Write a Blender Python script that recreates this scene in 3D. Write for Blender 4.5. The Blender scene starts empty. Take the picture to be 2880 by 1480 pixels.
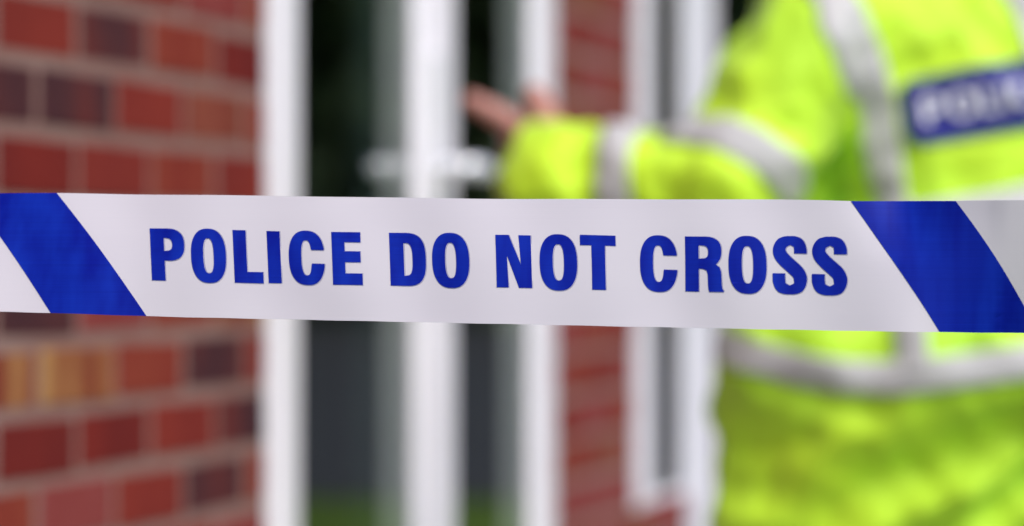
import bpy, bmesh, math, random
import numpy as np
from mathutils import Vector, Matrix, noise
from mathutils.geometry import tessellate_polygon

random.seed(7)
S = bpy.context.scene
COL = S.collection
R = math.radians

# ------------------------------------------------------------------ camera
CAM_Z = 0.95
F = 9600.0                       # focal length in pixels of a 2880 wide frame
cd = bpy.data.cameras.new('camera')
cam = bpy.data.objects.new('camera', cd); COL.objects.link(cam)
cam.location = (0, 0, CAM_Z); cam.rotation_euler = (R(90), 0, 0)
cd.sensor_width = 36; cd.lens = 120; cd.clip_start = 0.05; cd.clip_end = 500
cd.dof.use_dof = True; cd.dof.focus_distance = 2.005; cd.dof.aperture_fstop = 4.0
S.camera = cam

# ------------------------------------------------------------------ sky, sun, exposure
SUN_EL, SUN_AZ = R(50), R(142)   # azimuth clockwise from +Y
w = bpy.data.worlds.new('World'); S.world = w; w.use_nodes = True
nt = w.node_tree
sky = nt.nodes.new('ShaderNodeTexSky'); sky.sky_type = 'NISHITA'; sky.sun_disc = False
sky.sun_elevation = SUN_EL; sky.sun_rotation = SUN_AZ
sky.air_density = 1.0; sky.dust_density = 1.5; sky.ozone_density = 1.0
bg = nt.nodes['Background']; bg.inputs[1].default_value = 0.15
nt.links.new(sky.outputs[0], bg.inputs[0])
sd = bpy.data.lights.new('sun', 'SUN'); sd.energy = 1.5; sd.angle = R(20); sd.color = (1.0, 0.90, 0.87)
sun = bpy.data.objects.new('sun', sd); COL.objects.link(sun)
sdir = Vector((math.sin(SUN_AZ)*math.cos(SUN_EL), math.cos(SUN_AZ)*math.cos(SUN_EL), math.sin(SUN_EL)))
sun.rotation_euler = sdir.to_track_quat('Z', 'Y').to_euler(); sun.location = sdir*20
S.view_settings.view_transform = 'Standard'; S.view_settings.look = 'None'
S.view_settings.exposure = 0.72; S.view_settings.gamma = 1.0
S.cycles.use_denoising = True
S.cycles.max_bounces = 8

# ------------------------------------------------------------------ helpers
def P(px, py, d):
    """world point seen at pixel (px, py) of the photograph at depth d"""
    return Vector(((px-1440)/F*d, d, CAM_Z+(740-py)/F*d))

def tag(o, label=None, cat=None, group=None, kind=None):
    if label: o['label'] = label
    if cat: o['category'] = cat
    if group: o['group'] = group
    if kind: o['kind'] = kind
    return o

def empty(name, loc=(0, 0, 0), rz=0):
    o = bpy.data.objects.new(name, None); COL.objects.link(o)
    o.location = loc; o.rotation_euler = (0, 0, rz); o.empty_display_size = .1
    return o

def link(name, me, mat=None, parent=None):
    o = bpy.data.objects.new(name, me); COL.objects.link(o)
    if mat and not me.materials: me.materials.append(mat)
    if parent: o.parent = parent
    return o

def mesh(name, vs, fs, smooth=False):
    me = bpy.data.meshes.new(name); me.from_pydata([tuple(v) for v in vs], [], fs); me.update()
    if smooth: me.shade_smooth()
    return me

def box_data(boxes, bev=0.0):
    """list of (x0,x1,y0,y1,z0,z1) -> one mesh, optionally chamfered"""
    bm = bmesh.new()
    for (x0, x1, y0, y1, z0, z1) in boxes:
        vs = [bm.verts.new(c) for c in ((x0,y0,z0),(x1,y0,z0),(x1,y1,z0),(x0,y1,z0),(x0,y0,z1),(x1,y0,z1),(x1,y1,z1),(x0,y1,z1))]
        for f in ((0,3,2,1),(4,5,6,7),(0,1,5,4),(1,2,6,5),(2,3,7,6),(3,0,4,7)):
            bm.faces.new([vs[i] for i in f])
    if bev:
        bmesh.ops.bevel(bm, geom=list(bm.edges), offset=bev, segments=2 if bev > .0036 else 1, affect='EDGES', profile=.6)
    me = bpy.data.meshes.new('m'); bm.to_mesh(me); bm.free()
    return me

class NT:
    def __init__(self, name):
        self.m = bpy.data.materials.new(name); self.m.use_nodes = True
        self.n = self.m.node_tree.nodes; self.l = self.m.node_tree.links
        self.b = self.n['Principled BSDF']; self.out = self.n['Material Output']
    def add(self, t, **kw):
        nd = self.n.new(t)
        for k, v in kw.items(): setattr(nd, k, v)
        return nd
    def coords(self, scale=(1, 1, 1), out='Object', rot=(0, 0, 0)):
        tc = self.add('ShaderNodeTexCoord'); mp = self.add('ShaderNodeMapping')
        mp.inputs['Scale'].default_value = scale; mp.inputs['Rotation'].default_value = rot
        self.l.new(tc.outputs[out], mp.inputs[0]); return mp.outputs[0]
    def noise(self, vec, scale, detail=3, rough=.5):
        t = self.add('ShaderNodeTexNoise'); t.inputs['Scale'].default_value = scale
        t.inputs['Detail'].default_value = detail; t.inputs['Roughness'].default_value = rough
        self.l.new(vec, t.inputs['Vector']); return t.outputs[0]
    def ramp(self, fac, stops):
        r = self.add('ShaderNodeValToRGB'); e = r.color_ramp.elements
        while len(e) < len(stops): e.new(.5)
        for el, (p, c) in zip(e, stops):
            el.position = p; el.color = (*c, 1)
        self.l.new(fac, r.inputs[0]); return r.outputs[0]
    def mix(self, fac, a, b, mode='MIX'):
        m = self.add('ShaderNodeMix', data_type='RGBA', blend_type=mode)
        for s, v in ((m.inputs[0], fac), (m.inputs[6], a), (m.inputs[7], b)):
            if isinstance(v, (int, float)): s.default_value = v
            elif isinstance(v, tuple): s.default_value = (*v, 1)
            else: self.l.new(v, s)
        return m.outputs[2]
    def base(self, c):
        if isinstance(c, tuple): self.b.inputs['Base Color'].default_value = (*c, 1)
        else: self.l.new(c, self.b.inputs['Base Color'])
        return self
    def set(self, **kw):
        for k, v in kw.items(): self.b.inputs[k.replace('_', ' ')].default_value = v
        return self
    def bump(self, h, strength, dist=.002):
        b = self.add('ShaderNodeBump'); b.inputs['Strength'].default_value = strength; b.inputs['Distance'].default_value = dist
        self.l.new(h, b.inputs['Height']); self.l.new(b.outputs[0], self.b.inputs['Normal']); return self

def plain(name, c, rough=.5, var=.12, scale=12, **kw):
    t = NT(name); n = t.noise(t.coords(), scale, 4)
    lo = tuple(max(0, x*(1-var)) for x in c); hi = tuple(min(1, x*(1+var)) for x in c)
    t.base(t.ramp(n, [(.3, lo), (.7, hi)])); t.set(Roughness=rough, **kw); return t.m

# brick faces: colour bands run across the brick (firing marks), fine sandy grain
def brick_mat(name, stops, seed):
    t = NT(name)
    oi = t.add('ShaderNodeObjectInfo')
    tc = t.add('ShaderNodeTexCoord')
    addv = t.add('ShaderNodeVectorMath', operation='ADD')
    comb = t.add('ShaderNodeCombineXYZ')
    mul = t.add('ShaderNodeMath', operation='MULTIPLY_ADD'); mul.inputs[1].default_value = 37.0; mul.inputs[2].default_value = seed
    t.l.new(oi.outputs['Random'], mul.inputs[0])
    for i in range(3): t.l.new(mul.outputs[0], comb.inputs[i])
    t.l.new(tc.outputs['Object'], addv.inputs[0]); t.l.new(comb.outputs[0], addv.inputs[1])
    mp = t.add('ShaderNodeMapping'); mp.inputs['Scale'].default_value = (11, 11, 4.5)
    t.l.new(addv.outputs[0], mp.inputs[0])
    n = t.noise(mp.outputs[0], 1.0, 2, .45)
    c = t.ramp(n, stops)
    g = t.noise(t.coords(), 160, 3, .7)
    c = t.mix(.55, c, t.ramp(g, [(.3, (.45, .45, .45)), (.7, (1.0, 1.0, 1.0))]), 'MULTIPLY')
    t.base(c); t.set(Roughness=.9, Specular_IOR_Level=.12); t.bump(g, .5, .002)
    return t.m

BRICK = {
 'deep':  brick_mat('brick_deep_red', [(.30, (0.1406, 0.0151, 0.0134)), (.7, (0.1924, 0.0197, 0.0146))], 1),
 'red':   brick_mat('brick_red', [(.30, (0.1924, 0.0232, 0.0179)), (.7, (0.2368, 0.0302, 0.0202))], 2),
 'orange':brick_mat('brick_orange_red', [(.30, (0.1998, 0.0220, 0.0157)), (.55, (0.2516, 0.0435, 0.0252)), (.75, (0.2146, 0.0261, 0.0190))], 3),
 'pink':  brick_mat('brick_pink_red', [(.30, (0.2294, 0.0348, 0.0308)), (.7, (0.2664, 0.0580, 0.0532))], 4),
 'dark':  brick_mat('brick_purple', [(.34, (.062, .021, .026)), (.50, (.088, .025, .027)), (.66, (.13, .026, .024))], 5),
 'mix':   brick_mat('brick_brown_mix', [(.32, (0.2516, 0.0812, 0.0392)), (.5, (0.1924, 0.0348, 0.0235)), (.7, (0.2664, 0.0696, 0.0420))], 6),
 'buff':  brick_mat('brick_buff_banded', [(.34, (0.2072, 0.0406, 0.0224)), (.48, (0.2960, 0.0986, 0.0392)), (.64, (0.4440, 0.2320, 0.0840))], 7),
}
t = NT('mortar'); n = t.noise(t.coords(), 60, 5, .7); n2 = t.noise(t.coords(), 5, 3)
t.base(t.mix(.35, t.ramp(n, [(.3, (.20, .11, .09)), (.7, (.27, .165, .14))]), t.ramp(n2, [(.35, (.18, .08, .068)), (.65, (.27, .18, .155))])))
t.set(Roughness=.95, Specular_IOR_Level=.12).bump(n, .6, .003); MORTAR = t.m

UPVC = plain('white_upvc', (.89, .85, .885), .28, .015, 6, Coat_Weight=.1)
GREYW = plain('greyer_white', (.74, .73, .78), .4, .03, 5)  # greyer, lilac white on the second door frame
SATIN = plain('satin_handle', (.90, .90, .92), .16, .02, 10, Metallic=.35)
RUBBER = plain('black_gasket', (.02, .02, .02), .6)
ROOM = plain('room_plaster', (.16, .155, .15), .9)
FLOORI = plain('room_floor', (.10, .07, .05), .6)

# double glazing: mirror part by Fresnel, rest clear
t = NT('window_glass')
fr = t.add('ShaderNodeFresnel'); fr.inputs[0].default_value = 1.52
def mth(op, a, b):
    m = t.add('ShaderNodeMath', operation=op)
    for k, v in enumerate((a, b)):
        if isinstance(v, (int, float)): m.inputs[k].default_value = v
        else: t.l.new(v, m.inputs[k])
    return m.outputs[0]
geo = t.add('ShaderNodeNewGeometry')
r1 = fr.outputs[0]                                   # both faces of the pane: 2r/(1+r), counted once on the way in
r4 = mth('DIVIDE', mth('MULTIPLY', r1, 2.0), mth('ADD', 1.0, r1))
fac = mth('MULTIPLY', r4, mth('SUBTRACT', 1.0, geo.outputs['Backfacing']))
gl = t.add('ShaderNodeBsdfGlossy'); gl.inputs['Roughness'].default_value = 0.0; gl.inputs['Color'].default_value = (.95, .97, .95, 1)
tr = t.add('ShaderNodeBsdfTransparent'); tr.inputs[0].default_value = (.84, .88, .86, 1)
mx = t.add('ShaderNodeMixShader'); t.l.new(fac, mx.inputs[0]); t.l.new(tr.outputs[0], mx.inputs[1]); t.l.new(gl.outputs[0], mx.inputs[2])
t.l.new(mx.outputs[0], t.out.inputs['Surface']); GLASS = t.m

# tape film and ink
t = NT('tape_film')
st = t.noise(t.coords((3, 3, 420)), 1.0, 3, .6)
big = t.noise(t.coords((6, 6, 22)), 1.0, 2)
t.base(t.ramp(big, [(.3, (.53, .49, .525)), (.7, (.55, .51, .54))]))
t.set(Roughness=.40, Specular_IOR_Level=.22).bump(st, .10, .0004); FILM = t.m
t = NT('tape_blue_ink')
st = t.noise(t.coords((6, 6, 1500)), 1.0, 4, .7); vb = t.noise(t.coords((70, 70, 3)), 1.0, 2, .5)
c = t.ramp(vb, [(.3, (.0015, .007, .225)), (.7, (.004, .023, .33))])
c = t.mix(.45, c, t.ramp(st, [(.35, (.55, .6, .70)), (.65, (1, 1, 1))]), 'MULTIPLY')
t.base(c); t.set(Roughness=.40, Specular_IOR_Level=.07).bump(st, .12, .0004); INK = t.m
INKLINE = plain('tape_ink_ghost_line', (.10, .10, .30), .4, .2, 200)

# ------------------------------------------------------------------ facade frame
A_, B_ = .2824, 7.14e-5                       # 1/depth along the house front = A_ - B_*px
def front_pt(px):
    d = 1/(A_-B_*px); return Vector(((px-1440)/F*d, d))
Q0 = front_pt(746); Q1 = front_pt(1570)
Dv = (Q1-Q0).normalized(); ANG = math.atan2(Dv.y, Dv.x)
def s_px(px): return (front_pt(px)-Q0).dot(Dv)
Nv = Vector((Dv.y, -Dv.x))                    # out of the wall, towards the camera side
def loc2world(s, y, z=0): q = Q0+Dv*s-Nv*y; return Vector((q.x, q.y, z))
def px_of(s, y, z):
    q = loc2world(s, y, z)
    if q.y < .2: return (-9999, 0)
    return (1440+q.x/q.y*F, 740-(z-CAM_Z)/q.y*F)

# ------------------------------------------------------------------ ground, road, paving
def sheet(name, pts, z, mat):
    o = link(name, mesh(name, [(x, y, z) for x, y in pts], [tuple(range(len(pts)))]), mat); tag(o, kind='structure'); return o
t = NT('grass_ground'); n = t.noise(t.coords(), 1.2, 5, .7); n2 = t.noise(t.coords(), 45, 4, .8)
c = t.ramp(n, [(.3, (.085, .15, .02)), (.7, (.14, .225, .03))])
t.base(t.mix(.6, c, t.ramp(n2, [(.3, (.45, .5, .4)), (.7, (1, 1, 1))]), 'MULTIPLY')); t.set(Roughness=.95, Specular_IOR_Level=.1)
sheet('lawn', [(-150, -150), (150, -150), (150, 200), (-150, 200)], 0.0, t.m)
t = NT('asphalt'); n = t.noise(t.coords(), 60, 5, .7)
t.base(t.ramp(n, [(.3, (.030, .030, .031)), (.7, (.046, .046, .047))])); t.set(Roughness=.9).bump(n, .5, .01)
Rv = Vector((.49, .87)).normalized(); Tv = Vector((-Rv.y, Rv.x)); O5 = Vector((-.1, 5.0))
def RT(r, tt): q = O5+Rv*r+Tv*tt; return (q.x, q.y)
sheet('road', [RT(8.6, -120), RT(51, -120), RT(51, 90), RT(8.6, 90)], 0.008, t.m)
t = NT('paving'); n = t.noise(t.coords(), 30, 5, .7)
t.base(t.ramp(n, [(.3, (.20, .19, .175)), (.7, (.30, .285, .26))])); t.set(Roughness=.9).bump(n, .4, .006)
pv = [loc2world(s, y) for s, y in ((-4.5, -.05), (-4.5, -1.1), (8, -1.1), (8, -.05))]
sheet('paving_path', [(p.x, p.y) for p in pv], 0.006, t.m)

# ------------------------------------------------------------------ house
S1, S2 = s_px(1570), s_px(1784)
SL, SR, HT = -3.4, 7.5, 2.42
WIN0, WIN1, WINB, WINT = S2, s_px(1934), .47, 2.09
DOORT = 2.09
D2B = WIN1+1.75          # far end of the second door
house = empty('brick_house', (Q0.x, Q0.y, 0), ANG)
tag(house, 'red brick house front with white glazed double doors and a window', 'house')
wall = link('wall', box_data([(SL, 0, .0012, .10, 0, HT), (S1, S2, .0012, .10, 0, HT), (D2B, SR, .0012, .10, 0, HT), (WIN1, D2B, .0012, .10, DOORT, HT),
                              (S2, WIN1, .0012, .10, 0, WINB), (S2, WIN1, .0012, .10, WINT, HT), (0, S1, .0012, .10, DOORT, HT)]), MORTAR, house)
BL, BH, BD, J = .211, .0605, .085, .0145
def brick_mesh(L, seed):
    me = box_data([(0, L, 0, BD, 0, BH)], .0022)
    rnd = random.Random(seed)
    for v in me.vertices:
        v.co += Vector((rnd.uniform(-1, 1), rnd.uniform(-1, 1), rnd.uniform(-1, 1)))*.0007
    return me
full_meshes = {}
def brick_me(L, kind, k):
    key = (round(L, 3), kind, k)
    if key not in full_meshes:
        m = brick_mesh(L, hash((round(L*1000), k)) % 999); m.materials.append(BRICK[kind]); full_meshes[key] = m
    return full_meshes[key]
PX_KIND = {  # row -> (right end px of brick, kind) as seen in the photograph
 4: [(330, 'deep'), (480, 'red'), (640, 'pink'), (800, 'orange')],
 3: [(220, 'red'), (425, 'dark'), (600, 'orange'), (800, 'deep')],
 2: [(110, 'dark'), (330, 'dark'), (520, 'red'), (690, 'mix'), (800, 'orange')],
 1: [(222, 'deep'), (430, 'red'), (600, 'orange'), (800, 'red')],
 0: [(110, 'red'), (330, 'deep'), (520, 'red'), (690, 'orange'), (800, 'red')],
 -1: [(215, 'dark'), (440, 'pink'), (600, 'orange'), (800, 'buff')],
 -2: [(112, 'buff'), (341, 'buff'), (524, 'orange'), (679, 'dark'), (800, 'red')],
 -3: [(215, 'deep'), (430, 'deep'), (600, 'red'), (800, 'dark')],
 -4: [(112, 'orange'), (341, 'pink'), (524, 'red'), (679, 'dark'), (800, 'orange')],
}
rb = random.Random(3)
KINDS = ['deep', 'red', 'red', 'orange', 'orange', 'pink', 'dark', 'mix']
bulk = {k: [] for k in BRICK}
def place_brick(s0, s1, z0, row):
    L = s1-s0
    if L < .02: return
    px, py = px_of((s0+s1)/2, 0, z0+BH/2)
    kind = rb.choice(KINDS)
    if s1 <= .01 and px > -300 and row in PX_KIND:
        for lim, k in PX_KIND[row]:
            if px < lim: kind = k; break
    elif s0 > S1-.02: kind = rb.choice(['red', 'orange', 'orange', 'pink', 'pink', 'mix'])
    jit = rb.uniform(-.0012, .0006)
    if -350 < px < 2350 and -160 < py < 1640 and s0 < S2+.5:
        o = link('brick', brick_me(L, kind, rb.randrange(3)), None, wall)
        o.location = (s0, jit, z0+rb.uniform(-.002, .002)); o.rotation_euler = (0, R(rb.uniform(-.7, .7)), 0)
    else:
        bulk[kind].append((s0, s1, jit, BD+jit, z0, z0+BH))
z_line = CAM_Z-.12*.075                       # a bed joint, row 0 lies above it
for row in range(-13, 20):
    z0 = z_line+row*.075+J/2
    if z0 < -.06 or z0+BH > HT: continue
    ph = -.075 if row % 2 == 0 else -.1875
    zc = z0+BH/2
    if zc > DOORT: segs = [(SL, SR)]
    elif zc > WINB: segs = [(SL, 0), (S1, S2), (D2B, SR)]
    else: segs = [(SL, 0), (S1, WIN1), (D2B, SR)]
    for a, b in segs:
        k = math.floor((a-ph)/.225)-1
        while True:
            s0 = max(ph+k*.225+J/2, a); s1 = min(ph+(k+1)*.225-J/2, b); k += 1
            if s0 >= b: break
            if s1 > s0: place_brick(s0, s1, z0, row)
for kind, bx in bulk.items():
    if bx:
        o = link('brick_course', box_data(bx), BRICK[kind], wall); o['kind'] = 'stuff'

# inside room
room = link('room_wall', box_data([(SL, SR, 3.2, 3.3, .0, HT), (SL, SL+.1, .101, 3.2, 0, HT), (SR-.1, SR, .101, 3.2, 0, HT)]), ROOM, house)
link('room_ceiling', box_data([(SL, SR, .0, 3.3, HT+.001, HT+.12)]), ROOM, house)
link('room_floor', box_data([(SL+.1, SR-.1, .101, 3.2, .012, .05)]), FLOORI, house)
rf = link('roof_fascia', box_data([(SL-.1, SR+.1, -.22, -.02, HT+.01, HT+.17)], .004), UPVC, house)

# double doors
def mitre_frame(name, x0, x1, z0, z1, y0, y1, wd, mat, parent, bev=.004):
    bx = [(x0, x0+wd, y0, y1, z0, z1), (x1-wd, x1, y0, y1, z0, z1),
          (x0+wd-.001, x1-wd+.001, y0+.0015, y1-.0015, z0, z0+wd), (x0+wd-.001, x1-wd+.001, y0+.0015, y1-.0015, z1-wd, z1)]
    return link(name, box_data(bx, bev), mat, parent)
FW = .048
mitre_frame('door_frame', .004, S1-.004, .01, DOORT-.004, .004, .074, FW, UPVC, house)
MID = .812; LY0, LY1, GY = -.002, .064, .011
def leaf(x0, x1, wl, wr):
    zb_, zt_, wd = .06, DOORT-.055, .102
    lf = link('door', box_data([(x0, x0+wl, LY0, LY1, zb_, zt_), (x1-wr, x1, LY0, LY1, zb_, zt_),
              (x0+wl-.001, x1-wr+.001, LY0+.0015, LY1-.0015, zb_, zb_+wd), (x0+wl-.001, x1-wr+.001, LY0+.0015, LY1-.0015, zt_-wd, zt_)], .005), UPVC, house)
    link('glass_pane', box_data([(x0+wl+.001, x1-wr-.001, GY, GY+.006, .162, DOORT-.158)]), GLASS, lf)
    # glazing beads: sloping fillets round the pane
    xa, xb, za, zb = x0+wl, x1-wr, .162, DOORT-.157
    bw = .014; yo = LY0+.004
    vs = []
    for (ox, y) in ((-.002, yo), (bw, GY-.0005), (-.002, GY-.0005)):
        vs += [(xa+ox, y, za+ox), (xb-ox, y, za+ox), (xb-ox, y, zb-ox), (xa+ox, y, zb-ox)]
    fs = []
    for i in range(4):
        j = (i+1) % 4
        for r0, r1 in ((0, 1), (1, 2), (2, 0)): fs.append((r0*4+i, r0*4+j, r1*4+j, r1*4+i))
    link('glazing_bead', mesh('glazing_bead', vs, fs), UPVC, lf)
    return lf
l1 = leaf(FW+.006, MID-.002, .085, .095); l2 = leaf(MID+.002, S1-FW-.006, .085, .088)
link('meeting_cover', box_data([(MID-.028, MID+.028, LY0-.011, LY0-.0006, .062, DOORT-.057)], .004), UPVC, l2)
# lever handle with tall backplate on the meeting stile
def lathe_path(pts, rad, n=14):
    vs, fs = [], []
    pts = [Vector(p) for p in pts]
    for i, p in enumerate(pts):
        tg = (pts[min(i+1, len(pts)-1)]-pts[max(i-1, 0)]).normalized()
        up = Vector((0, 0, 1)) if abs(tg.z) < .9 else Vector((1, 0, 0))
        a = tg.cross(up).normalized(); b = a.cross(tg)
        r = rad[i] if isinstance(rad, (list, tuple)) else rad
        for k in range(n):
            t_ = 2*math.pi*k/n; vs.append(p+a*math.cos(t_)*r+b*math.sin(t_)*r)
    m = len(pts)
    for i in range(m-1):
        for k in range(n):
            fs.append((i*n+k, i*n+(k+1) % n, (i+1)*n+(k+1) % n, (i+1)*n+k))
    fs.append(tuple(range(n))[::-1]); fs.append(tuple((m-1)*n+k for k in range(n)))
    return vs, fs
HZ = 1.092; HS = MID-.048
hp = link('handle_plate', box_data([(HS-.016, HS+.016, LY0-.010, LY0-.0006, HZ-.06, HZ+.17)], .004), SATIN, l1)
y1 = LY0-.064
vs, fs = lathe_path([(HS, LY0-.008, HZ), (HS, y1+.016, HZ), (HS+.006, y1+.004, HZ), (HS+.02, y1, HZ), (HS+.06, y1, HZ), (HS+.108, y1+.003, HZ-.002), (HS+.116, y1+.006, HZ-.003)],
                    [.015, .014, .015, .015, .014, .013, .007])
link('handle', mesh('handle', vs, fs, True), SATIN, l1)

# side window beyond the pier, and a second glazed door beside it
wf = link('window', box_data([(WIN0+.003, WIN0+.075, .003, .072, WINB+.003, WINT-.003), (WIN1-.018, WIN1-.001, .003, .0155, WINB+.003, WINT-.003),
                              (WIN0+.074, WIN1-.017, .0045, .07, WINB+.003, WINB+.028), (WIN0+.074, WIN1-.017, .0045, .07, WINT-.07, WINT-.003)], .003), UPVC, house)
link('sash', box_data([(WIN0+.077, WIN0+.172, 0.0, .05, WINB+.03, WINT-.072), (WIN0+.173, WIN1-.036, .0015, .05, WINT-.14, WINT-.072)], .004), UPVC, wf)
link('glass_pane', box_data([(WIN0+.174, WIN1-.020, .009, .015, WINB+.029, WINT-.141)]), GLASS, wf)
# gathered curtain just inside the double doors, added for the pane's lighter band
vs, fs = [], []
for i in range(61):
    u = i/60
    for z in (.08, 2.0): vs.append((.93+.20*u, .15+.022*math.sin(u*30)+.012*math.sin(u*13+1), z))
fs = [(2*i, 2*i+2, 2*i+3, 2*i+1) for i in range(60)]
cu = link('added_curtain', mesh('added_curtain', vs, fs, True), plain('added_curtain_grey_green', (.22, .27, .24), .9, .1, 20), house)
so = cu.modifiers.new('thickness', 'SOLIDIFY'); so.thickness = .002
mitre_frame('door_frame', WIN1+.002, D2B-.004, .01, DOORT-.004, .002, .016, .19, GREYW, house)
leaf(WIN1+.193, D2B-.195, .10, .10)

# ------------------------------------------------------------------ wood beyond the road (seen in the panes)
def leaf_mass():
    rn = np.random.default_rng(5); vs, fs = [], []
    clumps = []
    for i in range(560):
        tt = rn.uniform(-60, 45); r = rn.uniform(53, 68); h = rn.uniform(.6, 20)
        clumps.append((tt, r, h, rn.uniform(2.2, 4.6)))
    for tt, r, h, rad in clumps:
        q = O5+Rv*float(r)+Tv*float(tt)
        n = 150
        d = rn.normal(size=(n, 3)); d /= np.linalg.norm(d, axis=1)[:, None]; d *= (rn.uniform(.3, 1, n)**.4)[:, None]*rad
        for k in range(n):
            c = np.array((q.x, q.y, h))+d[k]
            if c[2] < .1: c[2] = .1+rn.uniform(0, .5)
            a = rn.normal(size=3); a /= np.linalg.norm(a); b = np.cross(a, rn.normal(size=3)); b /= np.linalg.norm(b)
            sz = rn.uniform(.6, 1.25); i0 = len(vs)
            vs += [c-a*sz, c+b*sz*.55, c+a*sz, c-b*sz*.55]; fs.append((i0, i0+1, i0+2, i0+3))
    return mesh('wood', vs, fs)
t = NT('leaves'); n = t.noise(t.coords(), .5, 3); t.base(t.ramp(n, [(.35, (.030, .05, .014)), (.65, (.06, .10, .022))])); t.set(Roughness=.7)
wd = link('wood', leaf_mass(), t.m); tag(wd, 'dark green trees across the road, mirrored in the door glass', 'trees', kind='stuff')

# ------------------------------------------------------------------ barrier tape
TX   = [-2600, -100, 0, 150, 415, 900, 1200, 1500, 2000, 2400, 2540, 2690, 2880, 3400, 5400]
TTOP = [560, 543.5, 543.5, 543.5, 547, 553, 557.5, 560, 561, 565.5, 572, 566, 563, 566, 600]
TBOT = [880, 875, 877, 880.5, 889.5, 900.5, 907, 913, 923.5, 931, 933.5, 935.5, 938, 944, 985]
def cubic(xs, ys):
    xs = np.array(xs, float); ys = np.array(ys, float)
    m = np.gradient(ys, xs)
    def f(x):
        i = int(np.clip(np.searchsorted(xs, x)-1, 0, len(xs)-2)); h = xs[i+1]-xs[i]; u = min(max((x-xs[i])/h, 0), 1)
        return ((2*u**3-3*u*u+1)*ys[i]+(u**3-2*u*u+u)*h*m[i]+(-2*u**3+3*u*u)*ys[i+1]+(u**3-u*u)*h*m[i+1])
    return f
f_top, f_bot = cubic(TX, TTOP), cubic(TX, TBOT)
TW = .0765
def tape_pt(px, v, off=0.0):
    """v = 0 lower edge .. 1 upper edge; off lifts towards the viewer"""
    d = 2.045-.080*px/2880
    yt, yb = f_top(px), f_bot(px)
    wz = (yb-yt)*d/F; dy = math.sqrt(max(TW*TW-wz*wz, 0))
    dt, db = d+dy/2, d-dy/2
    zt = CAM_Z+(740-yt)/F*dt; zb = CAM_Z+(740-yb)/F*db
    y = db+(dt-db)*v; z = zb+(zt-zb)*v
    # soft cupping across the film and slow ripples along it
    y += -.0016*math.sin(math.pi*v)+.0011*math.sin(px*.0041+1.0)*(v-.5)+.0007*math.sin(px*.011+.4)*math.sin(math.pi*v*1.3+.3)
    y -= .014*(v-.5)*min(1, max(0, (px-2560)/300))
    y += .006*math.exp(-((px-2545)/105)**2)*max(0, v-.55)
    for kx, ka in ((385, .0009), (1195, .0007), (2062, -.0008), (-900, .0009), (3300, .0008)):   # faint fold lines from the roll
        y += ka*max(0, 1-abs(px-kx)/150)*(1.2-v)
    y += .0016*math.sin(px*.0026+.6)+.0006*math.sin(px*.017+2*v)
    z +=   .00012*math.sin(px*.0125)*v+.00008*math.sin(px*.031+1)*(1-v)
    tx = (px-1440)/F*d
    return Vector((tx, y-off, z))
tape = empty('barrier_tape', tape_pt(1440, 0))
tag(tape, 'white and blue barrier tape stretched across the whole picture', 'barrier tape')
inv = Matrix.Translation(-tape.location)
xs = list(np.arange(-2560, 5400.1, 24)); NVV = 16
vs = [tape_pt(x, j/NVV) for x in xs for j in range(NVV+1)]
n1 = NVV+1
fs = [(i*n1+j, (i+1)*n1+j, (i+1)*n1+j+1, i*n1+j+1) for i in range(len(xs)-1) for j in range(NVV)]
me = mesh('film', [inv @ v for v in vs], fs, True)
film = link('film', me, FILM, tape)

PERIOD = 2495
def tape_print(name, contours, dx, mat, off, parent, sub=3):
    """contours: list of closed pixel outlines (first outer, others holes)"""
    polys = [[Vector((x, y, 0)) for x, y in c] for c in contours]
    tris = tessellate_polygon(polys)
    flat = [p for c in polys for p in c]
    bm = bmesh.new(); bv = [bm.verts.new(p) for p in flat]
    for a, b, c in tris:
        try: bm.faces.new((bv[a], bv[b], bv[c]))
        except ValueError: pass
    for _ in range(4):
        long = [e for e in bm.edges if e.calc_length() > 22]
        if not long: break
        bmesh.ops.subdivide_edges(bm, edges=long, cuts=1)
        bmesh.ops.triangulate(bm, faces=[f for f in bm.faces if len(f.verts) > 3])
    for v in bm.verts:
        x, y = v.co.x, v.co.y
        yt, yb = f_top(x), f_bot(x)
        v.co = inv @ tape_pt(x+dx, (yb-y)/(yb-yt), off)
    bmesh.ops.recalc_face_normals(bm, faces=bm.faces)
    me = bpy.data.meshes.new(name); bm.to_mesh(me); bm.free()
    for p in me.polygons:
        pass
    me.shade_smooth()
    if me.polygons and sum(p.normal.y for p in me.polygons) > 0: me.flip_normals()
    return link(name, me, mat, parent)

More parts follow.
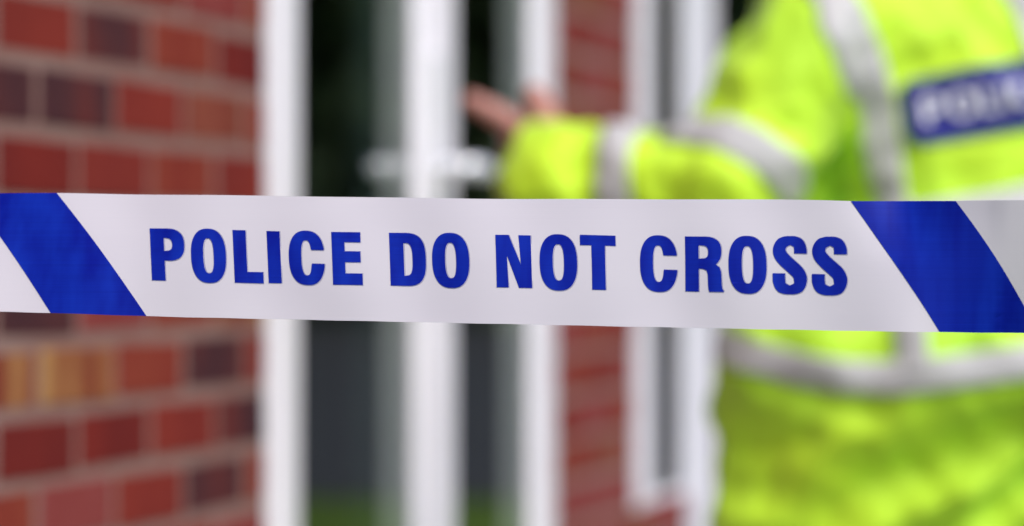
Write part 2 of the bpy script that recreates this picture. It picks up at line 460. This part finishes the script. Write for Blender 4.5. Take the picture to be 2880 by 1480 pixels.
# ---- letter shapes in a unit box (x 0..1, y 0 bottom .. 1 top)
def selip(cx, cy, rx, ry, a0, a1, n=24, e=2.5):
    o = []
    for i in range(n+1):
        a = R(a0+(a1-a0)*i/n); c, s = math.cos(a), math.sin(a)
        o.append((cx+rx*math.copysign(abs(c)**(2/e), c), cy+ry*math.copysign(abs(s)**(2/e), s)))
    return o
def glyph(ch):
    if ch == 'I': return [[(0, 0), (1, 0), (1, 1), (0, 1)]]
    if ch == 'L': return [[(0, 0), (1, 0), (1, .21), (.45, .21), (.45, 1), (0, 1)]]
    if ch == 'T': return [[(.32, 0), (.70, 0), (.70, .815), (1, .815), (1, 1), (0, 1), (0, .815), (.32, .815)]]
    if ch == 'E': return [[(0, 0), (1, 0), (1, .215), (.43, .215), (.43, .43), (.955, .43), (.955, .635), (.43, .635), (.43, .81), (.975, .81), (.975, 1), (0, 1)]]
    if ch == 'N': return [[(0, 0), (.335, 0), (.31, .61), (.63, 0), (1, 0), (1, 1), (.655, 1), (.70, .44), (.375, 1), (0, 1)]]
    if ch == 'O': return [selip(.5, .5, .5, .5, 0, 360, 56, 2.45)[:-1], selip(.5, .5, .152, .325, 0, 360, 40, 2.6)[:-1]]
    if ch == 'D': return [[(0, 0)]+selip(.42, .5, .58, .5, -90, 90, 36, 2.9)+[(0, 1)],
                          [(.39, .19)]+selip(.44, .5, .195, .31, -90, 90, 24, 2.9)+[(.39, .81)]]
    if ch == 'P': return [[(0, 0), (.40, 0), (.40, .385)]+selip(.50, .6925, .50, .3075, -90, 90, 30, 2.5)+[(0, 1)],
                          [(.40, .57)]+selip(.47, .695, .18, .125, -90, 90, 18, 2.4)+[(.40, .82)]]
    if ch == 'R': return [[(0, 0), (.35, 0), (.35, .415), (.46, .415), (.55, .39), (.585, .32), (.59, .15), (.60, .05), (.615, 0), (1.0, 0), (1.0, .02), (.965, .05), (.945, .12), (.94, .25), (.93, .37), (.89, .445), (.80, .495)]
                          +[(.86, .54), (.915, .60)]+selip(.50, .735, .445, .265, -14, 90, 22, 2.6)+[(0, 1)],
                          [(.35, .60)]+selip(.44, .72, .165, .12, -90, 90, 18, 2.6)+[(.35, .84)]]
    if ch == 'C':
        out = selip(.5, .5, .5, .5, 0, 360, 120, 2.45); inn = selip(.49, .5, .145, .325, 0, 360, 90, 2.6)
        o = [p for p in out if not (p[0] > .5 and .395 < p[1] < .65)]
        k = next(i for i, p in enumerate(o) if p[1] >= .65 and p[0] > .5); o = o[k:]+o[:k]
        o = [p for j, p in enumerate(o) if j == 0 or p != o[j-1]]
        q = [p for p in inn if not (p[0] > .49 and .395 < p[1] < .65)]
        k = next(i for i, p in enumerate(q) if p[1] >= .65 and p[0] > .49); q = q[k:]+q[:k]
        q = [p for j, p in enumerate(q) if j == 0 or p != q[j-1]]
        ro, rl = (.985, .65), (.985, .395)
        return [[(.635, .65), ro]+o+[rl, (.635, .395)]+q[::-1]]
    if ch == 'S':
        cen = [(.815, .705), (.815, .78), (.745, .88), (.52, .922), (.29, .87), (.205, .765), (.245, .665), (.40, .56), (.60, .455), (.755, .36), (.81, .25), (.745, .13), (.50, .078), (.26, .125), (.185, .23), (.182, .355)]
        wid = [.182, .182, .165, .120, .165, .185, .19, .19, .19, .19, .19, .165, .120, .165, .182, .182]
        pts = []; ws = []
        for i in range(len(cen)-1):
            p0, p1, p2, p3 = (Vector(cen[max(i-1, 0)]), Vector(cen[i]), Vector(cen[i+1]), Vector(cen[min(i+2, len(cen)-1)]))
            for k in range(6):
                u = k/6
                pts.append(.5*((2*p1)+(p2-p0)*u+(2*p0-5*p1+4*p2-p3)*u*u+(3*p1-p0-3*p2+p3)*u**3)); ws.append(wid[i]*(1-u)+wid[i+1]*u)
        pts.append(Vector(cen[-1])); ws.append(wid[-1])
        asp = 1.62
        Lf, Rt = [], []
        for i, p in enumerate(pts):
            tg = pts[min(i+1, len(pts)-1)]-pts[max(i-1, 0)]
            if i == 0: tg = Vector((0, 1))
            if i == len(pts)-1: tg = Vector((0, 1))
            tg = Vector((tg.x, tg.y*asp)).normalized(); nn = Vector((-tg.y, tg.x))
            Lf.append((p.x+nn.x*ws[i], p.y+nn.y*ws[i]/asp)); Rt.append((p.x-nn.x*ws[i], p.y-nn.y*ws[i]/asp))
        return [[(min(max(x, 0), 1), min(max(y, 0), 1)) for x, y in Lf+Rt[::-1]]]
LET = [('P', 424, 520, 644, 790.5), ('O', 538, 636, 645, 797), ('L', 657.5, 738.5, 649, 797), ('I', 753, 789.5, 651, 797.5), ('C', 813, 914, 650, 802.5),
       ('E', 935, 1018.5, 654, 802), ('D', 1097, 1198, 657, 805), ('O', 1216, 1320, 656.5, 811), ('N', 1395.5, 1494.5, 662, 810), ('O', 1518, 1623, 660.5, 818),
       ('T', 1632, 1732, 663.5, 816), ('C', 1800, 1905, 663, 822), ('R', 1927, 2034, 666.5, 821), ('O', 2048, 2155, 665, 827), ('S', 2172, 2269, 665, 829), ('S', 2283, 2382, 666, 831.5)]
def layout(ch, x0, x1, yt, yb):
    lean = -12*max(0, 1-(x0-424)/1500); cx = (x0+x1)/2; out = []
    for c in glyph(ch):
        out.append([(x0+gx*(x1-x0)+lean*(gy-.5), yb+(yt-yb)*gy+.021*(x0+gx*(x1-x0)-cx)) for gx, gy in c])
    return out
def outline(c, grow, wid, dx, dy):
    n = len(c); res = []
    area = sum(c[i][0]*c[(i+1) % n][1]-c[(i+1) % n][0]*c[i][1] for i in range(n))
    sg = 1 if area > 0 else -1
    ring = []
    for g in (grow, grow+wid):
        rr = []
        for i in range(n):
            p, q = c[i-1], c[(i+1) % n]; tx, ty = q[0]-p[0], q[1]-p[1]; l = math.hypot(tx, ty) or 1
            rr.append((c[i][0]+ty/l*g*sg+dx, c[i][1]-tx/l*g*sg+dy))
        ring.append(rr)
    return ring[0], ring[1]
def ghost(contours, dxp, parent):
    vs, fs = [], []
    for ci, c in enumerate(contours):
        a, b = outline(c, 0.6 if ci == 0 else -1.8, .8, .8, .4)
        n = len(a); i0 = len(vs)
        for (x, y) in a+b:
            yt, yb = f_top(x), f_bot(x); vs.append(inv @ tape_pt(x+dxp, (yb-y)/(yb-yt), .00022))
        for i in range(n):
            j = (i+1) % n; fs.append((i0+i, i0+j, i0+n+j, i0+n+i))
    return link('ink_outline', mesh('ink_outline', vs, fs), INKLINE, parent)
def stripe_poly(l_top, l_bot, r_top, r_bot):
    o = []
    for i in range(13):
        u = i/12; x = l_top+(l_bot-l_top)*u+5*math.sin(math.pi*u); o.append((x, f_top(x)*(1-u)+f_bot(x)*u))
    for i in range(13):
        u = 1-i/12; x = r_top+(r_bot-r_top)*u+7*math.sin(math.pi*u); o.append((x, f_top(x)*(1-u)+f_bot(x)*u))
    return o
tape_print('blue_stripe', [stripe_poly(-99, 150.6, 151, 417)], 0, INK, .00030, tape)
tape_print('blue_stripe', [stripe_poly(2396, 2641, 2690, 2928)], 0, INK, .00030, tape)
tape_print('blue_stripe', [stripe_poly(-99, 150.6, 151, 417)], -PERIOD+30, INK, .00030, tape)
tape_print('blue_stripe', [stripe_poly(2396, 2641, 2690, 2928)], PERIOD-30, INK, .00030, tape)
for k in (0, -1, 1):
    for (ch, x0, x1, yt, yb) in LET:
        if k == -1 and x0 < 300: continue
        c = layout(ch, x0, x1, yt, yb)
        lt = tape_print('letter', c, k*PERIOD+(0 if k == 0 else 40*k), INK, .00030, tape)
        lt['label'] = 'blue printed letter ' + ch
        if k == 0: ghost(c, 0, lt)

# ------------------------------------------------------------------ officer
PD = 4.30; MPX = PD/F
person = empty('person', (P(2700, 740, PD).x, PD, 0.006))
tag(person, 'person in a lime high-visibility jacket, back turned, left arm reaching to the door', 'person')
PINV = Matrix.Translation(-person.location)

def tube(bones, n=16):
    """tapered capsules as closed shells, to be fused by a voxel remesh"""
    vs, fs = [], []
    def sphere(c, r):
        i0 = len(vs); m = 8
        vs.append(c+Vector((0, 0, r)))
        for i in range(1, m):
            th = math.pi*i/m
            for k in range(n):
                a = 2*math.pi*k/n; vs.append(c+Vector((math.sin(th)*math.cos(a), math.sin(th)*math.sin(a), math.cos(th)))*r)
        vs.append(c-Vector((0, 0, r))); last = len(vs)-1
        for k in range(n):
            fs.append((i0, i0+1+k, i0+1+(k+1) % n)); b = i0+1+(m-2)*n; fs.append((last, b+(k+1) % n, b+k))
        for i in range(m-2):
            for k in range(n):
                a = i0+1+i*n; fs.append((a+k, a+n+k, a+n+(k+1) % n, a+(k+1) % n))
    for p0, r0, p1, r1 in bones:
        p0, p1 = Vector(p0), Vector(p1)
        sphere(p0, r0); sphere(p1, r1)
        if (p1-p0).length > 1e-4:
            v_, f_ = lathe_path([p0, p1], [r0, r1], n); i0 = len(vs); vs += v_; fs += [tuple(i+i0 for i in f) for f in f_]
    return vs, fs
def fuse(name, parts, voxel, smooth=8):
    vs, fs = [], []
    for v_, f_ in parts:
        i0 = len(vs); vs += list(v_); fs += [tuple(i+i0 for i in f) for f in f_]
    bm = bmesh.new(); bv = [bm.verts.new(v) for v in vs]
    for f in fs: bm.faces.new([bv[i] for i in f])
    isl = bmesh.ops.recalc_face_normals(bm, faces=bm.faces)
    me = bpy.data.meshes.new('tmp'); bm.to_mesh(me); bm.free()
    o = bpy.data.objects.new('tmp', me); COL.objects.link(o)
    m = o.modifiers.new('r', 'REMESH'); m.mode = 'VOXEL'; m.voxel_size = voxel; m.adaptivity = 0
    if smooth: s_ = o.modifiers.new('s', 'SMOOTH'); s_.factor = .5; s_.iterations = smooth
    dg = bpy.context.evaluated_depsgraph_get(); dg.update()
    res = bpy.data.meshes.new_from_object(o.evaluated_get(dg)); res.name = name
    bpy.data.objects.remove(o); bpy.data.meshes.remove(me)
    res.shade_smooth(); return res

# jacket torso: rows of (photo height, centre px, half width m, half depth m)
TOR = [(-165, 2650, .085, .07), (-130, 2652, .13, .085), (-85, 2655, .185, .10), (-20, 2658, .215, .115), (80, 2662, .222, .128), (180, 2672, .205, .134), (300, 2684, .172, .138), (420, 2692, .152, .138), (560, 2698, .150, .136),
       (760, 2698, .245, .142), (930, 2704, .302, .164), (1040, 2706, .308, .170), (1150, 2706, .306, .150), (1300, 2706, .310, .125), (1480, 2706, .312, .098), (1640, 2706, .314, .085)]
_py = [r[0] for r in TOR]
def trow(py): return tuple(float(np.interp(py, _py, [r[i] for r in TOR])) for i in (1, 2, 3))
def tor(py, phi, off=0.0):
    """phi 0 = middle of the back (towards the camera), +90 = the photo's right"""
    cx, rx, ry = trow(py); c = P(cx, py, PD)
    yc = PD+.055*min(1, max(0, (1040-py)/1100))   # leans in towards the door
    s_, k_ = math.sin(phi), math.cos(phi)
    e = 2/2.3
    return Vector((c.x+(rx+off)*math.copysign(abs(s_)**e, s_), yc-(ry+off)*math.copysign(abs(k_)**e, k_), c.z))
def back(px, py, off=0.0):
    cx, rx, ry = trow(py); x = (px-cx)*MPX/rx; x = max(-.995, min(.995, x))
    return tor(py, math.copysign(math.asin(abs(x)**(2.3/2)), x), off)
# arm line
SH, EL, WR = P(2362, 0, 4.305), P(2050, 522, 4.21), P(1590, 522, 4.36)
CUFF = P(1562, 532, 4.27)
armL = [(SH, .094, EL, .079), (EL, .074, P(1800, 522, 4.23), .060), (P(1800, 522, 4.23), .058, CUFF, .077)]
SHR, ELR, WRR = P(2935, 5, 4.335), P(3090, 560, 4.34), P(2900, 820, 4.62)
armR = [(SHR, .088, ELR, .076), (ELR, .074, WRR, .066)]

def axis_coord(p, a, b):
    ab = b-a; return (p-a).dot(ab)/ab.length
def folds(p):
    """how far the cloth stands off at p (metres)"""
    q = Vector(p)
    h = (q.z-CAM_Z)
    n1_ = noise.noise(Vector((q.x*7+q.z*5, q.y*5, q.z*8-q.x*4)))
    n2_ = noise.noise(Vector((q.x*15-q.z*9+3, q.y*12, q.z*11+q.x*9)))
    rid = 1-abs(noise.noise(Vector((q.x*9+q.z*11+8, q.y*8, q.z*6-q.x*8))))*2
    rid2 = 1-abs(noise.noise(Vector((q.x*19-q.z*8+2, q.y*14, q.z*15+q.x*7))))*2.4
    d = .013*n1_+.005*n2_+.008*(rid-.4)+.006*(max(rid2, -.3)-.3)
    # skirt below the belt hangs in heavier diagonal folds
    low = min(1, max(0, (-.15-h)/.08))
    low *= 1-.7*min(1, abs(q.x-person.location.x)/.29)**2
    d += low*(.027*noise.noise(Vector((q.x*6+q.z*7+1.7, q.y*5, q.z*7-q.x*6)))+.012*math.sin((q.x*.75-q.z*1.2)*42+2.2*n1_))
    # sleeve creases
    if q.x < SH.x:
        ta = axis_coord(q, SH, EL); tf = axis_coord(q, EL, CUFF)
        near = math.exp(-((q-EL).length/.13)**2)
        d += .004*near*math.sin(ta*80+n1_*3)+.004*math.sin(tf*58+n2_*4)*math.exp(-((q-CUFF).length/.16)**2)
    return d
def drape(me, amp=1.0):
    for v in me.vertices:
        v.co = v.co
    nrm = [v.normal.copy() for v in me.vertices]
    for v, n_ in zip(me.vertices, nrm): v.co += n_*folds(v.co)*amp
    me.update()
def localise(me):
    me.transform(PINV); return me

NR = 56
vs = [tor(py, 2*math.pi*k/NR) for py in [r[0] for r in TOR] for k in range(NR)]
fs = []
for i in range(len(TOR)-1):
    for k in range(NR): fs.append((i*NR+k, i*NR+(k+1) % NR, (i+1)*NR+(k+1) % NR, (i+1)*NR+k))
fs.append(tuple(range(NR))); fs.append(tuple((len(TOR)-1)*NR+k for k in range(NR)))
jm = fuse('jacket', [(vs, fs), tube(armL), tube(armR), tube([(P(2340, 330, 4.37), .055, P(2270, 660, 4.36), .065)])], .008, 6)  # last tube: web added behind the arm gap so it falls dark
drape(jm)
t = NT('lime_fabric'); n = t.noise(t.coords(), 3.0, 2); wv = t.noise(t.coords((700, 700, 700)), 1, 2)
t.base(t.ramp(n, [(.3, (.40, .75, .040)), (.7, (.58, .85, .028))])); t.set(Roughness=.55, Specular_IOR_Level=.25, Sheen_Weight=.15).bump(wv, .15, .0005)
LIME = t.m
SILVER = plain('silver_reflective_band', (.50, .49, .475), .5, .06, 40)
NAVY = plain('navy_badge', (.008, .012, .18), .8, .1, 60)
WHITEP = plain('badge_white', (.62, .62, .70), .5, .04, 60)
SKIN = plain('skin', (.46, .21, .165), .5, .1, 25, Subsurface_Weight=.08)
NAVYC = plain('dark_trouser_cloth', (.018, .020, .028), .8, .2, 60)
BOOT = plain('black_boot', (.015, .015, .015), .35)
HAIR = plain('brown_hair', (.05, .03, .02), .6, .3, 200)
from mathutils.bvhtree import BVHTree
JB = BVHTree.FromPolygons([v.co.copy() for v in jm.vertices], [tuple(p.vertices) for p in jm.polygons])
def seat(p, nn, lift, far=.12):
    """rest a trim point on the draped jacket"""
    hit, hn, _, _ = JB.ray_cast(p+nn*.14, -nn, .30)
    if hit is None or (hit-p).length > far: hit = p+nn*folds(p)
    return hit+nn*lift
jacket = link('jacket', localise(jm), LIME, person)

def strip(rows, name, mat, parent, far=.12, closed=False):
    """rows: list of lists of (point, outward normal)"""
    vs = []; n_ = len(rows[0])
    for r in rows:
        for p, nn in r: vs.append(PINV @ seat(p, nn, .004, far))
    fs = [(i*n_+j, i*n_+j+1, (i+1)*n_+j+1, (i+1)*n_+j) for i in range(len(rows)-1) for j in range(n_-1)]
    if closed: i = len(rows)-1; fs += [(i*n_+j, i*n_+j+1, j+1, j) for j in range(n_-1)]
    o = link(name, mesh(name, vs, fs, True), mat, parent)
    so = o.modifiers.new('thickness', 'SOLIDIFY'); so.thickness = .0015; so.offset = 0
    return o
def tnorm(py, phi):
    a, b = tor(py, phi-.02), tor(py, phi+.02); tg = (b-a).normalized(); n_ = Vector((tg.y, -tg.x, 0))
    c = P(trow(py)[0], py, PD); return n_.normalized() if n_.dot(tor(py, phi)-c) > 0 else -n_.normalized()
def hoop(fn, hw, name):
    rows = []
    for k in range(96):
        ph = 2*math.pi*k/96; r = []
        for j in range(7):
            py = fn(ph)+(j/6-.5)*2*hw; r.append((tor(py, ph), tnorm(py, ph)))
        rows.append(r)
    return strip(rows, name, SILVER, jacket, .045, True)
BP = [(-180, 940), (-90, 945), (-60, 988), (-40, 1036), (-20, 1060), (0, 1028), (12, 992), (30, 958), (60, 935), (90, 930), (180, 935)]
def belt_py(ph):
    a = (math.degrees(ph)+180) % 360-180
    return sum(float(np.interp(a+k, [p[0] for p in BP], [p[1] for p in BP])) for k in (-9, -4, 0, 4, 9))/5
hoop(belt_py, 47, 'reflective_band')
hoop(lambda ph: 605-75*math.sin(ph), 52, 'reflective_band')
def ribbon(path, hw, name):
    pts = []
    f1, f2 = cubic(range(len(path)), [p[0] for p in path]), cubic(range(len(path)), [p[1] for p in path])
    rows = []
    m = 14*(len(path)-1)
    for i in range(m+1):
        u = i/14; x, y = f1(u), f2(u); x2, y2 = f1(min(u+.05, len(path)-1)), f2(min(u+.05, len(path)-1)); x1, y1_ = f1(max(u-.05, 0)), f2(max(u-.05, 0))
        tx, ty = x2-x1, y2-y1_; l = math.hypot(tx, ty) or 1; r = []
        for j in range(7):
            o = (j/6-.5)*2*hw; qx, qy = x-ty/l*o, y+tx/l*o
            p = back(qx, qy); pn = (back(qx+3, qy)-back(qx-3, qy)).cross(back(qx, qy+3)-back(qx, qy-3)); pn = pn.normalized()
            if pn.y > 0: pn = -pn
            r.append((p, pn))
        rows.append(r)
    return strip(rows, name, SILVER, jacket)
ribbon([(2290, -70), (2352, 20), (2418, 160), (2452, 320), (2476, 480), (2498, 660), (2515, 840), (2526, 1040)], 43, 'reflective_band')
ribbon([(2800, -90), (2866, 20), (2908, 160), (2925, 320), (2930, 480), (2930, 660), (2930, 840), (2930, 1040)], 43, 'reflective_band')
def arm_ring(a, b, t0, ra, rb, hw, tilt, name):
    ax = (b-a).normalized(); up = Vector((0, 1, 0)); e1 = ax.cross(up).normalized(); e2 = ax.cross(e1)
    rows = []
    for k in range(48):
        ph = 2*math.pi*k/48; r = []
        for j in range(6):
            tt = t0+(j/5-.5)*2*hw+tilt*math.cos(ph); rad = ra+(rb-ra)*tt/(b-a).length
            nn = e1*math.cos(ph)+e2*math.sin(ph); r.append((a+ax*tt+nn*rad, nn))
        rows.append(r)
    return strip(rows, name, SILVER, jacket, .03, True)
UL = (EL-SH).length
arm_ring(SH, EL, UL-.026, .095, .080, .024, .0, 'reflective_band')
FM = P(1800, 522, 4.23)
arm_ring(FM, CUFF, .014, .059, .078, .022, .0, 'reflective_band')

# back badge with lettering
BC = (2734, 296); BW, BHh, BT = 436, 186, R(-9.8)
def badge_xy(u, v): # u right, v down in px from badge centre
    return (BC[0]+u*math.cos(BT)-v*math.sin(BT)*1.15, BC[1]+u*math.sin(BT)+v*math.cos(BT))
def on_back(x, y, off):
    p = back(x, y); pn = (back(x+4, y)-back(x-4, y)).cross(back(x, y+4)-back(x, y-4)).normalized()
    if pn.y > 0: pn = -pn
    return PINV @ seat(p, pn, .006+off)
def badge_shape(name, contours, mat, off, parent):
    polys = [[Vector((x, y, 0)) for x, y in c] for c in contours]; flat = [p for c in polys for p in c]
    bm = bmesh.new(); bv = [bm.verts.new(p) for p in flat]
    for a, b, c in tessellate_polygon(polys):
        try: bm.faces.new((bv[a], bv[b], bv[c]))
        except ValueError: pass
    for _ in range(5):
        long = [e for e in bm.edges if e.calc_length() > 14]
        if not long: break
        bmesh.ops.subdivide_edges(bm, edges=long, cuts=1); bmesh.ops.triangulate(bm, faces=[f for f in bm.faces if len(f.verts) > 3])
    for v in bm.verts: v.co = on_back(*badge_xy(v.co.x, v.co.y), off)
    me = bpy.data.meshes.new(name); bm.to_mesh(me); bm.free(); me.shade_smooth()
    if sum(p.normal.y for p in me.polygons) > 0: me.flip_normals()
    o = link(name, me, mat, parent); so = o.modifiers.new('thickness', 'SOLIDIFY'); so.thickness = .001; so.offset = 0
    return o
rr = 46; cs = []
for (sx, sy, a0) in ((1, 1, 0), (-1, 1, 90), (-1, -1, 180), (1, -1, 270)):
    for i in range(7):
        a = R(a0+15*i); cs.append((sx*(BW/2-rr)+rr*math.cos(a), sy*(BHh/2-rr)+rr*math.sin(a)))
def badge_glyph(ch):
    if ch == 'I': return [[(.1, 0), (.9, 0), (.9, 1), (.1, 1)]]
    if ch == 'L': return [[(0, 0), (1, 0), (1, .19), (.40, .19), (.40, 1), (0, 1)]]
    if ch == 'O': return [selip(.5, .5, .5, .5, 0, 360, 48, 2.2)[:-1], selip(.5, .5, .235, .31, 0, 360, 32, 2.2)[:-1]]
    if ch == 'P': return [[(0, 0), (.29, 0), (.29, .36)]+selip(.52, .68, .44, .32, -90, 90, 24, 2.3)+[(0, 1)],
                          [(.29, .55)]+selip(.50, .68, .19, .13, -90, 90, 14, 2.3)+[(.29, .81)]]
    if ch == 'C':
        o = [p for p in selip(.5, .5, .5, .5, 42, 318, 48, 2.2)]; i_ = [p for p in selip(.5, .5, .24, .31, 42, 318, 40, 2.2)]
        return [o+i_[::-1]]
    return glyph(ch)
badge = badge_shape('badge', [cs], NAVY, .0, person)
badge['label'] = 'navy back badge with white lettering'
for ch, x0, x1 in (('P', -168, -98), ('O', -92, -14), ('L', -4, 42), ('I', 50, 72), ('C', 80, 146), ('E', 156, 200)):
    badge_shape('letter', [[((x0+gx*(x1-x0))*.96-10, 39-gy*78) for gx, gy in c] for c in badge_glyph(ch)], WHITEP, .003, badge)

# body: one continuous figure
HIP = P(2706, 740, PD); HIP.z = .80
hx = person.location.x; hy = PD
NK = P(2645, -180, PD+.07); HD = NK+Vector((-.01, .03, .155))
hy = PD+.06
B = [(Vector((hx-.05, hy, .82)), .10, Vector((hx+.04, hy, .90)), .10), (Vector((hx, hy, .85)), .10, Vector((hx-.01, hy, 1.0)), .095), (Vector((hx-.01, hy, 1.0)), .095, Vector((hx-.02, hy+.01, 1.22)), .085),
     (NK-Vector((0, 0, .10)), .06, NK+Vector((0, .01, .06)), .052),
     (SH, .055, SHR, .055),
     (HD+Vector((0, -.012, .025)), .085, HD+Vector((-.012, .02, -.01)), .078), (HD+Vector((-.025, .035, -.055)), .055, HD+Vector((-.03, .045, -.07)), .045),
     (HD+Vector((-.055, .085, .0)), .010, HD+Vector((-.062, .095, -.03)), .014),
     (HD+Vector((-.068, -.03, -.005)), .016, HD+Vector((-.07, -.03, -.03)), .012), (HD+Vector((.07, .02, -.005)), .016, HD+Vector((.07, .02, -.03)), .012),
     (SH, .055, EL, .045), (EL, .045, P(1560, 430, 4.31), .028), (SHR, .055, ELR, .045), (ELR, .045, WRR+Vector((-.02, .05, -.01)), .028)]
for s_ in (-1, 1):
    B += [(Vector((hx+s_*.095, hy, .80)), .09, Vector((hx+s_*.105, hy+.01, .45)), .06), (Vector((hx+s_*.105, hy+.01, .45)), .06, Vector((hx+s_*.11, hy-.01, .09)), .042),
          (Vector((hx+s_*.11, hy-.01, .06)), .042, Vector((hx+s_*.13, hy+.13, .045)), .036)]
# reaching left hand: palm, pointing index, thumb raised, three curled fingers
def H(px, py, d=4.34): return P(px, py, d)
W0 = H(1568, 440, 4.32)
hand = [(W0, .028, H(1520, 400), .030), (H(1520, 400), .028, H(1468, 372), .024), (H(1530, 425), .024, H(1478, 412), .020),
        (H(1468, 368), .0175, H(1410, 330), .0155), (H(1410, 330), .0155, H(1362, 303), .0140), (H(1362, 303), .0140, H(1322, 284), .0125),
        (H(1545, 385, 4.32), .024, H(1530, 325, 4.32), .021), (H(1530, 325, 4.32), .021, H(1506, 272, 4.33), .016)]
for k in range(3):
    y0 = 392+k*22; dd = 4.345+.004*k
    hand += [(H(1474, y0, dd), .0115, H(1437-3*k, y0+6, dd+.012), .0105), (H(1437-3*k, y0+6, dd+.012), .0105, H(1446, y0+22, dd+.045), .0095), (H(1446, y0+22, dd+.045), .0095, H(1480, y0+18, dd+.05), .0085)]
WR2 = WRR+Vector((-.03, .07, -.015)); dv = (WRR-ELR).normalized(); sd_ = dv.cross(Vector((0, 0, 1))).normalized()
hand += [(WRR, .03, WR2+dv*.05, .034)]
for k in range(4):
    b0 = WR2+dv*.07+sd_*(k-1.5)*.02; l = (.07, .078, .074, .058)[k]
    hand += [(b0, .0105, b0+dv*l*.5+Vector((0, 0, -.008)), .0098), (b0+dv*l*.5+Vector((0, 0, -.008)), .0098, b0+dv*l+Vector((0, 0, -.03)), .008)]
hand += [(WR2+sd_*-.03, .014, WR2+sd_*-.055+dv*.045, .011)]
body = link('body', localise(fuse('body', [tube(B, 14), tube(hand, 12)], .0048, 4)), SKIN, person)
# trousers, boots, hair
T_ = [(Vector((hx-.05, hy, .82)), .105, Vector((hx+.05, hy, .88)), .105)]
for s_ in (-1, 1):
    T_ += [(Vector((hx+s_*.09, hy, .80)), .092, Vector((hx+s_*.105, hy+.01, .45)), .076), (Vector((hx+s_*.105, hy+.01, .45)), .082, Vector((hx+s_*.11, hy-.01, .12)), .075)]
tm = fuse('trousers', [tube(T_)], .012, 6); link('trousers', localise(tm), NAVYC, person)
for s_ in (-1, 1):
    bt = [(Vector((hx+s_*.11, hy-.015, .062)), .056, Vector((hx+s_*.11, hy-.015, .16)), .056), (Vector((hx+s_*.11, hy-.01, .056)), .050, Vector((hx+s_*.135, hy+.16, .052)), .046)]
    link('boot', localise(fuse('boot', [tube(bt)], .010, 5)), BOOT, person)
hr = [(HD+Vector((.004, -.022, .035)), .092, HD+Vector((-.004, .0, .045)), .090), (HD+Vector((.004, -.045, -.03)), .055, HD+Vector((.004, -.045, .03)), .07)]
link('hair', localise(fuse('hair', [tube(hr)], .009, 3)), HAIR, person)
